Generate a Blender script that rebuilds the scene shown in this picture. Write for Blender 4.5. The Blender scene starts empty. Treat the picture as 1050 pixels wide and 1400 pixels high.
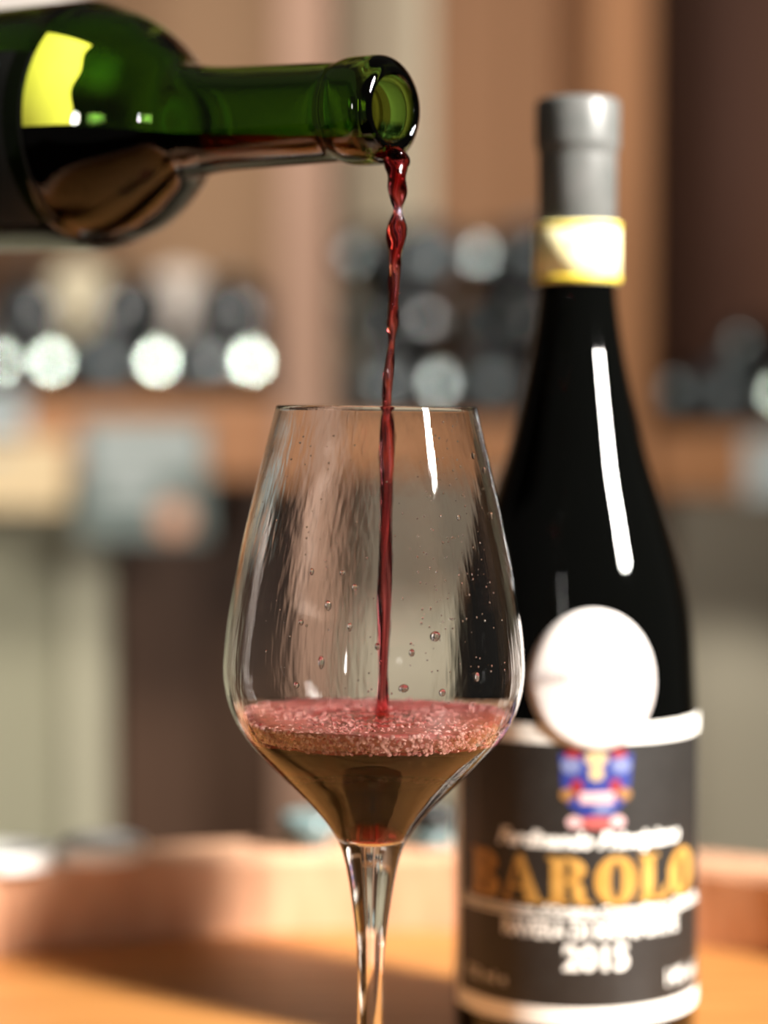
import bpy, bmesh, math, random
from mathutils import Vector, Matrix

random.seed(7)
SC = bpy.context.scene
COL = SC.collection
R = math.radians

# ------------------------------------------------------------------ camera
F_PX = 3000.0                       # focal length in pixels of the 1050 x 1400 frame
CAM = Vector((0.0, 0.0, 1.125))
PITCH = math.atan(140.0 / F_PX)     # looking slightly down
cam_d = bpy.data.cameras.new('camera')
cam_d.sensor_fit = 'VERTICAL'
cam_d.sensor_height = 36.0
cam_d.lens = 36.0 * F_PX / 1400.0
cam_d.clip_start = 0.02
cam_d.dof.use_dof = True
cam_d.dof.focus_distance = 0.615
cam_d.dof.aperture_fstop = 3.7
cam_d.dof.aperture_blades = 0
cam = bpy.data.objects.new('camera', cam_d)
COL.objects.link(cam)
cam.location = CAM
cam.rotation_euler = (math.pi / 2 - PITCH, 0, 0)
SC.camera = cam

# ------------------------------------------------------------------ world, lamps, exposure
SC.view_settings.view_transform = 'Standard'
SC.view_settings.look = 'None'
SC.view_settings.gamma = 1.0
SC.view_settings.use_curve_mapping = False
SC.view_settings.exposure = 0.0
try:
    SC.cycles.max_bounces = 24
    SC.cycles.transmission_bounces = 20
    SC.cycles.glossy_bounces = 8
    SC.cycles.diffuse_bounces = 4
    SC.cycles.transparent_max_bounces = 16
except Exception:
    pass

W = bpy.data.worlds.new('room_light')
SC.world = W
W.use_nodes = True
W.node_tree.nodes['Background'].inputs[0].default_value = (1.0, 0.90, 0.78, 1)
W.node_tree.nodes['Background'].inputs[1].default_value = 0.045


def area(name, loc, target, sx, sy, power, col, spread=180):
    l = bpy.data.lights.new(name, 'AREA')
    l.shape = 'RECTANGLE'
    l.size, l.size_y = sx, sy
    l.energy = power
    l.color = col
    l.spread = R(spread)
    o = bpy.data.objects.new(name, l)
    COL.objects.link(o)
    o.location = loc
    d = Vector(target) - Vector(loc)
    o.rotation_euler = d.to_track_quat('-Z', 'Y').to_euler()
    return o


# tall narrow window light to the right, in front of the barrel
area('window_light', (1.00, 0.085, 1.79), (-0.05, 0.90, 1.07), 0.15, 0.46, 9.5, (1.0, 0.95, 0.88), 48)
# unseen area light added overhead to brighten the shelves
area('shelf_fill', (-0.15, 0.85, 2.72), (0.0, 2.2, 0.95), 0.6, 0.4, 6.2, (1.0, 0.93, 0.82), 72)
# small lamp behind the photographer
area('wall_lamp', (-0.75, -1.3, 1.25), (-0.08, 2.0, 1.36), 0.10, 0.35, 0.62, (1.0, 0.96, 0.90), 24)


# ------------------------------------------------------------------ helpers
def P(px, py, d):
    """world point seen at pixel (px, py) at depth y = d"""
    v = Vector((px - 525.0,
                F_PX * math.cos(PITCH) + (700.0 - py) * math.sin(PITCH),
                -F_PX * math.sin(PITCH) + (700.0 - py) * math.cos(PITCH)))
    return CAM + v * (d / v.y)


def Z(py, d):
    return P(525, py, d).z


def X(px, d):
    return P(px, 560, d).x


def tag(o, label=None, cat=None, group=None, kind=None):
    if label:
        o['label'] = label
    if cat:
        o['category'] = cat
    if group:
        o['group'] = group
    if kind:
        o['kind'] = kind
    return o


def empty(name, loc=(0, 0, 0)):
    o = bpy.data.objects.new(name, None)
    o.empty_display_size = 0.02
    COL.objects.link(o)
    o.location = loc
    return o


def link_mesh(name, me, mat, parent=None):
    o = bpy.data.objects.new(name, me)
    COL.objects.link(o)
    if mat and not me.materials:
        me.materials.append(mat)
    if parent is not None:
        o.parent = parent
    return o


def bm_obj(name, bm, mat, parent=None, smooth=True):
    me = bpy.data.meshes.new(name)
    bm.normal_update()
    bm.to_mesh(me)
    bm.free()
    if smooth:
        me.polygons.foreach_set('use_smooth', [True] * len(me.polygons))
    me.update()
    return link_mesh(name, me, mat, parent)


def sub(o, loc):
    """move a child's mesh so that it is expressed about its parent's base"""
    o.data.transform(Matrix.Translation(-Vector(loc)))
    return o


def box(bm, x0, x1, y0, y1, z0, z1, bev=0.0):
    m = Matrix.Translation(((x0 + x1) / 2, (y0 + y1) / 2, (z0 + z1) / 2)) @ \
        Matrix.Diagonal((x1 - x0, y1 - y0, z1 - z0, 1))
    r = bmesh.ops.create_cube(bm, size=1.0, matrix=m)
    if bev:
        vs = set(r['verts'])
        es = [e for e in bm.edges if e.verts[0] in vs and e.verts[1] in vs]
        bmesh.ops.bevel(bm, geom=es, offset=bev, segments=2, affect='EDGES', profile=0.5)


def box_obj(name, mat, parent, x0, x1, y0, y1, z0, z1, bev=0.002, base=(0, 0, 0)):
    bm = bmesh.new()
    box(bm, x0, x1, y0, y1, z0, z1, bev)
    o = bm_obj(name, bm, mat, parent, smooth=False)
    sub(o, base)
    return o


def catmull(pts, n=6):
    out = []
    for i in range(len(pts) - 1):
        p0 = pts[max(i - 1, 0)]
        p1, p2 = pts[i], pts[i + 1]
        p3 = pts[min(i + 2, len(pts) - 1)]
        for k in range(n):
            t = k / n
            q = []
            for a in range(len(p1)):
                q.append(0.5 * (2 * p1[a] + (p2[a] - p0[a]) * t +
                                (2 * p0[a] - 5 * p1[a] + 4 * p2[a] - p3[a]) * t * t +
                                (3 * p1[a] - p0[a] - 3 * p2[a] + p3[a]) * t ** 3))
            out.append(tuple(q))
    out.append(tuple(pts[-1]))
    return out


def lathe(bm, prof, n=64, close=False):
    """prof: list of (r, z) turned about the z axis; r = 0 becomes a pole"""
    rings = []
    for r, z in prof:
        if r < 1e-7:
            rings.append([bm.verts.new((0, 0, z))])
        else:
            rings.append([bm.verts.new((r * math.cos(2 * math.pi * k / n), r * math.sin(2 * math.pi * k / n), z))
                          for k in range(n)])
    if close:
        rings.append(rings[0])
    for a, b in zip(rings[:-1], rings[1:]):
        for k in range(n):
            k2 = (k + 1) % n
            if len(a) == 1 and len(b) == 1:
                continue
            if len(a) == 1:
                bm.faces.new((a[0], b[k2], b[k]))
            elif len(b) == 1:
                bm.faces.new((a[k], a[k2], b[0]))
            else:
                bm.faces.new((a[k], a[k2], b[k2], b[k]))


def lathe_obj(name, prof, mat, parent=None, n=64, close=False, fix=True):
    bm = bmesh.new()
    lathe(bm, prof, n, close)
    if fix:
        bmesh.ops.recalc_face_normals(bm, faces=bm.faces[:])
    return bm_obj(name, bm, mat, parent)


# ------------------------------------------------------------------ materials
def lin(r, g, b):
    f = lambda c: (c / 255.0) / 12.92 if c / 255.0 <= 0.04045 else ((c / 255.0 + 0.055) / 1.055) ** 2.4
    return (f(r), f(g), f(b), 1.0)


def mat(name, col, rough=0.5, metal=0.0, trans=0.0, ior=1.5, coat=0.0, spec=None, emit=None):
    m = bpy.data.materials.new(name)
    m.use_nodes = True
    b = m.node_tree.nodes['Principled BSDF']
    b.inputs['Base Color'].default_value = col
    b.inputs['Roughness'].default_value = rough
    b.inputs['Metallic'].default_value = metal
    b.inputs['Transmission Weight'].default_value = trans
    b.inputs['IOR'].default_value = ior
    b.inputs['Coat Weight'].default_value = coat
    if spec is not None:
        b.inputs['Specular IOR Level'].default_value = spec
    return m


def noise_mix(m, c1, c2, scale=8.0, detail=4.0, stretch=(1, 1, 1), bump=0.0, rough=None):
    """two tones mixed by a stretched object-space noise; optional fine relief"""
    nt = m.node_tree
    b = nt.nodes['Principled BSDF']
    tc = nt.nodes.new('ShaderNodeTexCoord')
    mp = nt.nodes.new('ShaderNodeMapping')
    mp.inputs['Scale'].default_value = stretch
    nz = nt.nodes.new('ShaderNodeTexNoise')
    nz.inputs['Scale'].default_value = scale
    nz.inputs['Detail'].default_value = detail
    rp = nt.nodes.new('ShaderNodeValToRGB')
    rp.color_ramp.elements[0].position = 0.3
    rp.color_ramp.elements[1].position = 0.7
    rp.color_ramp.elements[0].color = c1
    rp.color_ramp.elements[1].color = c2
    nt.links.new(tc.outputs['Object'], mp.inputs['Vector'])
    nt.links.new(mp.outputs['Vector'], nz.inputs['Vector'])
    nt.links.new(nz.outputs['Fac'], rp.inputs['Fac'])
    nt.links.new(rp.outputs['Color'], b.inputs['Base Color'])
    if bump:
        bp = nt.nodes.new('ShaderNodeBump')
        bp.inputs['Strength'].default_value = bump
        bp.inputs['Distance'].default_value = 0.002
        nt.links.new(nz.outputs['Fac'], bp.inputs['Height'])
        nt.links.new(bp.outputs['Normal'], b.inputs['Normal'])
    return m


def wood(name, a, b_, rough=0.5, stretch=(2, 18, 18), scale=6.0, bump=0.3):
    return noise_mix(mat(name, lin(*a), rough), lin(*a), lin(*b_), scale, 6.0, stretch, bump)


M = {}
M['clear'] = mat('clear_glass', (1, 1, 1, 1), 0.0, trans=1.0, ior=1.5)
nt = M['clear'].node_tree
tc = nt.nodes.new('ShaderNodeTexCoord'); mp = nt.nodes.new('ShaderNodeMapping'); nz = nt.nodes.new('ShaderNodeTexNoise'); bp_ = nt.nodes.new('ShaderNodeBump')
mp.inputs['Scale'].default_value = (1, 1, 0.12)
nz.inputs['Scale'].default_value = 240
nz.inputs['Detail'].default_value = 2
bp_.inputs['Strength'].default_value = 0.10
bp_.inputs['Distance'].default_value = 0.0006
nt.links.new(tc.outputs['Object'], mp.inputs['Vector']); nt.links.new(mp.outputs['Vector'], nz.inputs['Vector'])
nt.links.new(nz.outputs['Fac'], bp_.inputs['Height']); nt.links.new(bp_.outputs['Normal'], nt.nodes['Principled BSDF'].inputs['Normal'])
M['water'] = mat('water_drop', (1, 1, 1, 1), 0.0, trans=1.0, ior=1.33)
M['green'] = mat('green_glass', (0.18, 0.38, 0.06, 1), 0.0, trans=1.0, ior=1.5)
M['black_glass'] = mat('black_glass', (0.0007, 0.0008, 0.0007, 1), 0.03, ior=1.5)


def wine_mat(name, density, col, in_glass=False):
    """clear liquid that absorbs; where it touches glass (face attribute 'wet') the boundary is wine against glass, not against air"""
    m = bpy.data.materials.new(name)
    m.use_nodes = True
    nt = m.node_tree
    nt.nodes.remove(nt.nodes['Principled BSDF'])
    out = nt.nodes['Material Output']
    g = nt.nodes.new('ShaderNodeBsdfGlass')
    g.inputs['Roughness'].default_value = 0.0
    g.inputs['IOR'].default_value = 1.34
    if in_glass:
        at = nt.nodes.new('ShaderNodeAttribute'); at.attribute_name = 'wet'
        mr = nt.nodes.new('ShaderNodeMapRange')
        mr.inputs['To Min'].default_value = 1.34
        mr.inputs['To Max'].default_value = 1.34 / 1.5
        nt.links.new(at.outputs['Fac'], mr.inputs['Value'])
        nt.links.new(mr.outputs['Result'], g.inputs['IOR'])
    nt.links.new(g.outputs[0], out.inputs['Surface'])
    va = nt.nodes.new('ShaderNodeVolumeAbsorption')
    va.inputs['Color'].default_value = (*col, 1)
    va.inputs['Density'].default_value = density
    nt.links.new(va.outputs[0], out.inputs['Volume'])
    return m


def mark_wet(o, test):
    """face attribute: 1 where the liquid touches glass"""
    a = o.data.attributes.new('wet', 'FLOAT', 'FACE')
    a.data.foreach_set('value', [1.0 if test(p) else 0.0 for p in o.data.polygons])


M['wine'] = wine_mat('red_wine', 330, (0.80, 0.30, 0.22), True)
M['stream'] = wine_mat('falling_wine', 620, (0.82, 0.03, 0.10))
M['foam'] = noise_mix(mat('pink_foam', (0.7, 0.3, 0.28, 1), 0.35), lin(118, 28, 34), lin(190, 92, 88), 420, 3)
M['foam_mid'] = noise_mix(mat('wet_foam', (0.5, 0.1, 0.1, 1), 0.12), lin(110, 22, 28), lin(172, 66, 68), 160, 4)
M['bubble'] = noise_mix(mat('foam_bubble', lin(238, 150, 144), 0.08, coat=0.5), lin(150, 44, 50), lin(250, 196, 188), 700, 1)

M['capsule'] = noise_mix(mat('matt_black_capsule', lin(82, 84, 82), 0.38), lin(78, 80, 78), lin(92, 92, 90), 90)
M['seal'] = noise_mix(mat('cream_paper_seal', lin(240, 228, 170), 0.5), lin(236, 222, 150), lin(246, 238, 200), 120)
M['gold_line'] = mat('gold_line', lin(222, 196, 60), 0.4)
M['label'] = noise_mix(mat('black_label_paper', lin(34, 32, 30), 0.42), lin(30, 28, 26), lin(38, 36, 34), 300)
M['silver'] = mat('silver_white_print', lin(245, 243, 236), 0.45)
M['gold'] = noise_mix(mat('gold_print', lin(176, 132, 62), 0.38), lin(166, 120, 52), lin(190, 146, 76), 150)
M['medal'] = noise_mix(mat('white_medal_paper', lin(216, 208, 204), 0.35), lin(212, 204, 200), lin(222, 216, 212), 60)
M['medal_print'] = mat('grey_medal_print', lin(158, 148, 146), 0.5)
M['c_blue'] = mat('crest_blue', lin(28, 44, 118), 0.5)
M['c_pale'] = mat('crest_pale_blue', lin(104, 112, 150), 0.5)
M['c_red'] = mat('crest_red', lin(128, 26, 40), 0.5)
M['c_pink'] = mat('crest_pink', lin(196, 160, 160), 0.5)
M['c_coral'] = mat('crest_coral', lin(160, 76, 72), 0.5)
M['c_cream'] = mat('crest_cream', lin(180, 156, 116), 0.5)
M['c_ochre'] = mat('crest_ochre', lin(138, 98, 54), 0.5)
M['back_label_glow'] = noise_mix(mat('back_label_seen_through', lin(206, 212, 52), 0.6), lin(198, 204, 44), lin(216, 220, 72), 30)  # back label lit through green glass, painted as a lime colour
M['dark_reflect'] = noise_mix(mat('dark_reflection', lin(20, 22, 20), 0.35), lin(16, 18, 16), lin(30, 30, 28), 30)  # dark reflection on the green bottle, put into a colour
M['slate_reflect'] = mat('slate_reflection', lin(74, 92, 96), 0.4)  # blue-grey reflection on the green bottle, put into a colour

M['stave'] = wood('stave_oak', (196, 146, 114), (214, 168, 136), 0.5, (14, 14, 1.5), 5)
M['head'] = wood('head_oak', (160, 102, 50), (192, 136, 76), 0.42, (1.5, 22, 22), 5)
M['hoop'] = noise_mix(mat('hoop_steel', lin(110, 108, 104), 0.4, metal=0.9), lin(95, 93, 90), lin(125, 122, 118), 20)
M['coaster'] = noise_mix(mat('white_card', lin(248, 246, 240), 0.6), lin(244, 242, 234), lin(252, 250, 246), 50)

M['plaster'] = noise_mix(mat('tan_plaster', lin(170, 135, 104), 0.8), lin(164, 130, 100), lin(176, 142, 110), 3)
M['floor'] = noise_mix(mat('dark_floor', lin(70, 56, 46), 0.6), lin(62, 50, 42), lin(80, 64, 52), 3)
M['pink_post'] = wood('rosy_pine', (174, 136, 114), (188, 150, 128), 0.6, (16, 16, 1.5), 3)
M['olive_panel'] = noise_mix(mat('olive_cream_panel', lin(248, 238, 212), 0.7), lin(244, 233, 206), lin(251, 242, 218), 2)
M['brown_panel'] = wood('brown_panel', (156, 112, 76), (170, 124, 86), 0.6, (10, 10, 1), 2)
M['orange_post'] = wood('honey_post', (170, 116, 76), (186, 132, 90), 0.6, (16, 16, 1.5), 3)
M['red_brown'] = wood('red_brown_panel', (104, 66, 50), (118, 78, 58), 0.6, (10, 10, 1), 2)
M['board'] = wood('shelf_pine', (176, 120, 78), (192, 136, 92), 0.5, (1.5, 18, 18), 3)
M['dark_door'] = wood('dark_door', (92, 66, 50), (104, 76, 58), 0.6, (10, 10, 1), 2)
M['sage_door'] = noise_mix(mat('sage_grey_door', lin(176, 172, 146), 0.7), lin(168, 164, 138), lin(182, 178, 152), 3)
M['sage_light'] = noise_mix(mat('pale_sage_stile', lin(205, 200, 174), 0.7), lin(198, 194, 168), lin(212, 206, 180), 3)
M['khaki_door'] = noise_mix(mat('khaki_door', lin(240, 232, 208), 0.7), lin(234, 226, 202), lin(246, 238, 214), 3)

M['b_dark'] = mat('cellar_bottle_glass', (0.004, 0.005, 0.005, 1), 0.12)
M['b_blue'] = noise_mix(mat('cellar_dusty_glass', lin(24, 29, 34), 0.3), lin(20, 24, 28), lin(30, 36, 42), 20)
M['b_capsule'] = mat('cellar_capsule', lin(28, 30, 28), 0.4)
M['foil'] = mat('silver_foil', lin(225, 242, 230), 0.21, metal=1.0)
M['foil_dark'] = mat('dim_glint_foil', lin(74, 82, 82), 0.45, metal=0.8)  # foil tones are graded to set how bright each end highlight shows
M['foil_mid'] = mat('mid_glint_foil', lin(180, 192, 190), 0.28, metal=1.0)
M['foil_dim'] = mat('pewter_foil', lin(140, 152, 154), 0.36, metal=1.0)
M['tissue'] = noise_mix(mat('cream_tissue', lin(236, 222, 190), 0.8), lin(228, 212, 180), lin(242, 230, 200), 20, bump=0.4)
M['tissue_grey'] = noise_mix(mat('grey_tissue', lin(226, 214, 204), 0.8), lin(218, 206, 196), lin(234, 222, 212), 20, bump=0.4)
M['card_teal'] = noise_mix(mat('teal_grey_card', lin(120, 132, 128), 0.6), lin(112, 124, 120), lin(130, 142, 138), 10)
M['card_white'] = mat('white_card_print', lin(186, 194, 192), 0.6)
M['card_peach'] = mat('peach_print', lin(226, 166, 132), 0.6)
M['card_cream'] = noise_mix(mat('cream_card', lin(240, 214, 170), 0.6), lin(234, 206, 160), lin(246, 222, 182), 10)
M['card_blue'] = noise_mix(mat('pale_blue_card', lin(206, 218, 220), 0.6), lin(198, 212, 214), lin(214, 224, 226), 10)
M['teal_dish'] = mat('pale_teal_glaze', lin(98, 116, 116), 0.25)
M['black_stopper'] = mat('black_rubber', lin(22, 26, 26), 0.4)
M['white_box'] = noise_mix(mat('white_carton', lin(245, 236, 230), 0.6), lin(240, 228, 222), lin(250, 244, 240), 10)

HEAD_Z = CAM.z - 0.225
GD = 0.64                            # depth of the glass
BD = 0.775                           # depth of the standing bottle
SHELF = 2.0                          # depth of the shelf fronts

# ------------------------------------------------------------------ the room
bm = bmesh.new(); box(bm, -3.2, 3.2, -2.2, 2.6, -0.05, 0.0)
tag(bm_obj('floor', bm, M['floor'], smooth=False), 'dark stone floor of the cellar', 'floor', kind='structure')
bm = bmesh.new(); box(bm, -3.2, 3.2, 2.50, 2.60, 0.0, 2.9)
tag(bm_obj('wall_back', bm, M['plaster'], smooth=False), 'tan plaster wall behind the wine shelves', 'wall', kind='structure')

# ------------------------------------------------------------------ shelving, three bays side by side
BACK = SHELF + 0.36


def bay(label, xl, xr, top, bottom, panels, doors, upright):
    """one bay of shelving: uprights, shelf board, back panels, doors under the board (pixel bounds at the shelf front)"""
    x0, x1 = X(xl, SHELF), X(xr, SHELF)
    root = empty('wine_shelf', ((x0 + x1) / 2, SHELF + 0.18, 0))
    tag(root, label, 'shelf', 'bays of the wine shelving')
    b = root.location
    zt, zb = Z(top, SHELF), Z(bottom, SHELF)
    box_obj('shelf_board', M['board'], root, x0, x1, SHELF, BACK, zb, zt, 0.003, b)
    for (a, c, mt) in panels:
        box_obj('back_panel', M[mt], root, X(a, SHELF), X(c, SHELF) - 0.001, BACK, BACK + 0.02, zt, 2.3, 0.002, b)
    for (a, c, mt, dy) in doors:
        box_obj('cupboard_door', M[mt], root, X(a, SHELF) + 0.001, X(c, SHELF) - 0.001, SHELF + 0.09 + dy, SHELF + 0.115 + dy,
                0.08, zb - 0.002, 0.003, b)
    box_obj('plinth', M['dark_door'], root, x0, x1, SHELF + 0.13, SHELF + 0.15, 0.0, 0.08, 0.002, b)
    for (a, c, mt) in upright:
        box_obj('upright', M[mt], root, X(a, SHELF) + 0.0005, X(c, SHELF) - 0.0005, SHELF - 0.03, BACK, 0.0, 2.3, 0.004, b)
    return root, zt


bayL, ztL = bay('left bay of wooden wine shelving with sage and dark brown doors', -1100, 380, 545, 655,
                [(-1100, -420, 'plaster'), (-420, 20, 'plaster'), (20, 380, 'plaster')],
                [(-1100, -760, 'dark_door', 0.02), (-760, -420, 'sage_door', 0), (-420, -150, 'sage_door', 0), (-150, 74, 'sage_door', 0), (74, 132, 'sage_light', -0.02), (132, 372, 'dark_door', 0.02)], [])
bayC, ztC = bay('middle bay of wooden wine shelving piled with dark bottles', 380, 885, 578, 648,
                [(455, 600, 'olive_panel'), (600, 730, 'brown_panel'), (730, 805, 'brown_panel')],
                [(455, 640, 'khaki_door', 0.01), (640, 800, 'khaki_door', 0)],
                [(380, 455, 'pink_post'), (805, 885, 'orange_post')])
bayR, ztR = bay('right bay of wine shelving with red-brown back panels', 886, 2100, 590, 676,
                [(886, 1120, 'red_brown'), (1120, 1500, 'red_brown'), (1500, 2100, 'red_brown')],
                [(886, 1130, 'khaki_door', 0.01), (1130, 1500, 'khaki_door', 0), (1500, 1800, 'khaki_door', 0.01), (1800, 2100, 'khaki_door', 0)], [])

# ------------------------------------------------------------------ bottles lying on the shelves, head to tail
BR, BL = 0.034, 0.30
PROF = [(0.0, 0.004), (0.020, 0.002), (0.031, 0.0), (BR, 0.004), (BR, 0.09), (BR, 0.165), (0.0325, 0.185), (0.024, 0.212),
        (0.0165, 0.232), (0.0145, 0.25)]


def cellar_bottle(body, foil, disc):
    root = empty('cellar_bottle')
    o = lathe_obj('bottle_body', PROF, M[body], root, 28)
    lathe_obj('capsule', [(0.0146, 0.246), (0.0150, 0.247), (0.0150, 0.296), (0.0135, BL), (0.0105, BL)], M['b_capsule'], root, 20)
    lathe_obj('foil_disc', [(0.0115, BL - 0.001), (0.011, BL + 0.0006), (0.006, BL + 0.0008), (0.0, BL + 0.0009)], M[foil], root, 16)
    lathe_obj('base_glint', [(0.0105, 0.0032), (0.0105, 0.0004), (0.005, 0.0001), (0.0, 0.0)], M[disc], root, 16)  # metal disc added to stand in for the highlight on the bottle base
    return root


def copy_tree(o, parent=None):
    c = o.copy()
    COL.objects.link(c)
    c.parent = parent
    for ch in o.children:
        copy_tree(ch, c)
    return c


PROTO = {}


def aim(p, px, turned=False):
    """axis that makes the end disc mirror the rear lamp into the camera, dim ones turned off it"""
    a = (Vector((-0.75, -1.3, 1.25)) - p).normalized() + (CAM - p).normalized()
    a.normalize()
    j = 0.006 * math.sin(px * 1.7)
    if turned:
        j += 0.08 if int(px) % 2 else -0.08
    return (a + Vector((j, 0, 0.006 * math.cos(px * 2.3)))).normalized()



def lay(kind, px, py, neck, label, group, tilt=0.0):
    """kind: (body, foil, base glint disc) materials; neck True when the capsule points at the viewer"""
    if kind not in PROTO:
        r = PROTO[kind] = cellar_bottle(*kind)
    else:
        r = copy_tree(PROTO[kind])
    if neck:
        p = P(px, py, SHELF + 0.02)
        n = aim(p, px, kind[1] in ('foil_dim', 'foil_dark'))
        r.location = Vector((p.x, SHELF + 0.02, p.z)) - n * BL
        r.rotation_euler = n.to_track_quat('Z', 'X').to_euler()
    else:
        p = P(px, py, SHELF + 0.03)
        n = aim(p, px, kind[1] in ('foil_dim', 'foil_dark'))
        r.location = (p.x, SHELF + 0.03, p.z)
        r.rotation_euler = (-n).to_track_quat('Z', 'X').to_euler()
    tag(r, label, 'bottle', group)
    return r


K1 = ('b_dark', 'foil', 'foil')
K4 = ('b_dark', 'foil_mid', 'foil_mid')
K5 = ('b_dark', 'foil_dark', 'foil_dark')
K2 = ('b_dark', 'foil_dim', 'foil_dim')
K3 = ('b_blue', 'foil_dim', 'foil_dim')
GL, GC, GR_ = 'bottles lying on the left shelf', 'bottles piled in the middle bay', 'bottles lying on the right shelf'
yL = 545 - BR * 1500 * 0.99
lay(K1, 70, yL, True, 'dark bottle with bright silver capsule end, nearest the picture edge of the left row', GL)
lay(K1, 215, yL, True, 'dark bottle with bright silver capsule end above the hanging teal card', GL)
lay(K1, 343, yL, True, 'dark bottle with bright silver capsule end beside the rosy post', GL)
lay(K1, 0, yL, False, 'dark bottle base cut by the picture edge on the left shelf', GL)
lay(K3, 143, yL, False, 'blue-grey dusty bottle base between two bright capsules on the left shelf', GL)
lay(K2, 279, yL, False, 'dark bottle base between the last two capsules of the left row', GL)
for i, (px, py, nk, k, lb) in enumerate([
        (527, 525, False, K3, 'dark bottle base in the bottom layer beside the falling wine'),
        (600, 525, True, K4, 'brightest capsule end in the bottom layer of the middle pile'),
        (673, 525, False, K3, 'bluish bottle base in the bottom layer near the standing bottle'),
        (746, 525, True, K2, 'capsule end in the bottom layer hidden behind the standing bottle'),
        (490, 437, True, K5, 'dim capsule end in the middle layer next to the rosy post'),
        (563, 437, False, K5, 'dark bottle base in the middle layer just beside the falling wine'),
        (636, 437, True, K5, 'dim capsule end at the centre of the middle layer'),
        (709, 437, False, K5, 'dark bottle base in the middle layer beside the standing bottle'),
        (482, 350, True, K3, 'grey capsule end in the top layer next to the rosy post'),
        (583, 350, False, K3, 'bluish bottle base in the top layer of the middle pile'),
        (656, 350, True, K4, 'pale capsule end in the top layer of the middle pile'),
        (729, 350, False, K3, 'bluish bottle base in the top layer beside the standing bottle')]):
    lay(k, px, py, nk, lb, GC)
yR = 590 - BR * 1500 * 0.99
lay(K2, 920, yR, True, 'grey capsule end on the right shelf nearest the standing bottle', GR_)
lay(K3, 992, yR, False, 'grey bottle base lying on the right shelf', GR_)
lay(K1, 1064, yR, True, 'capsule end at the outer edge of the right shelf', GR_)
lay(K2, 1010, yR - 62, True, 'grey capsule end on top of the bottles on the right shelf', GR_)


def wrapped(px, py, mt, label):
    """tissue-wrapped bottle lying on the row, twisted paper at the end"""
    root = empty('wrapped_bottle')
    p = P(px, py, SHELF + 0.05)
    root.location = (p.x, SHELF + 0.05, p.z)
    root.rotation_euler = (R(-90), 0, 0)
    lathe_obj('paper_wrap', catmull([(0.0, 0.0), (0.018, -0.001), (0.031, 0.002), (0.034, 0.012), (0.0335, 0.10), (0.034, 0.16), (0.029, 0.20),
                                     (0.018, 0.235), (0.014, 0.27), (0.0, 0.275)], 3), M[mt], root, 20)
    lathe_obj('paper_twist', [(0.0, 0.27), (0.009, 0.272), (0.007, 0.28), (0.013, 0.296), (0.0, 0.297)], M[mt], root, 12)
    tag(root, label, 'bottle', 'tissue-wrapped bottles on the left shelf')


lay(K5, 35, yL - 72, False, 'dark bottle base in the upper left layer, next to the cream wrapped bottle', GL)
lay(K5, 178, yL - 72, False, 'dark bottle base between the two tissue-wrapped bottles', GL)
lay(K5, 313, yL - 72, False, 'dark bottle base in the upper left layer, next to the rosy post', GL)
wrapped(107, yL - 84, 'tissue', 'cream tissue-wrapped bottle on top of the left row')
wrapped(245, yL - 80, 'tissue_grey', 'pale grey tissue-wrapped bottle on top of the left row')


# ------------------------------------------------------------------ cards hanging from the shelf boards
def card(name, label, d, rect, mt, prints):
    x0, y0, x1, y1 = rect
    a, c = P(x0, y1, d), P(x1, y0, d)
    root = empty(name, ((a.x + c.x) / 2, d, a.z))
    tag(root, label, 'card', 'cards on the shelf edges')
    box_obj('card_sheet', M[mt], root, a.x, c.x, d, d + 0.003, a.z, c.z, 0.001, root.location)
    for (u0, v0, u1, v1, pm) in prints:
        q, s = P(u0, v1, d), P(u1, v0, d)
        box_obj('printed_band', M[pm], root, q.x, s.x, d - 0.0008, d + 0.0002, q.z, s.z, 0.0, root.location)
    return root


t = card('price_card', 'teal-grey card with white bands and a peach dot hanging on the left shelf', SHELF - 0.006, (108, 575, 284, 738), 'card_teal',
         [(122, 588, 276, 636, 'card_white'), (138, 648, 218, 684, 'card_white')])
c0 = P(238, 708, SHELF - 0.006)
bm = bmesh.new(); bmesh.ops.create_circle(bm, cap_ends=True, radius=0.016, segments=24, matrix=Matrix.Translation((c0.x, SHELF - 0.0072, c0.z)) @ Matrix.Rotation(R(90), 4, 'X'))
sub(bm_obj('printed_dot', bm, M['card_peach'], t, smooth=False), t.location)
card('price_card', 'cream card on the left shelf edge cut by the picture edge', SHELF - 0.006, (-90, 602, 92, 696), 'card_cream', [(-80, 612, 10, 624, 'card_white')])
card('price_card', 'small bluish white tag over the cream card', SHELF - 0.012, (-40, 545, 36, 592), 'card_blue', [(-30, 556, 20, 566, 'card_white')])
card('price_card', 'bluish white card on the right shelf edge', SHELF - 0.006, (1018, 596, 1120, 680), 'card_blue', [(1030, 610, 1100, 624, 'card_white')])

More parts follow.
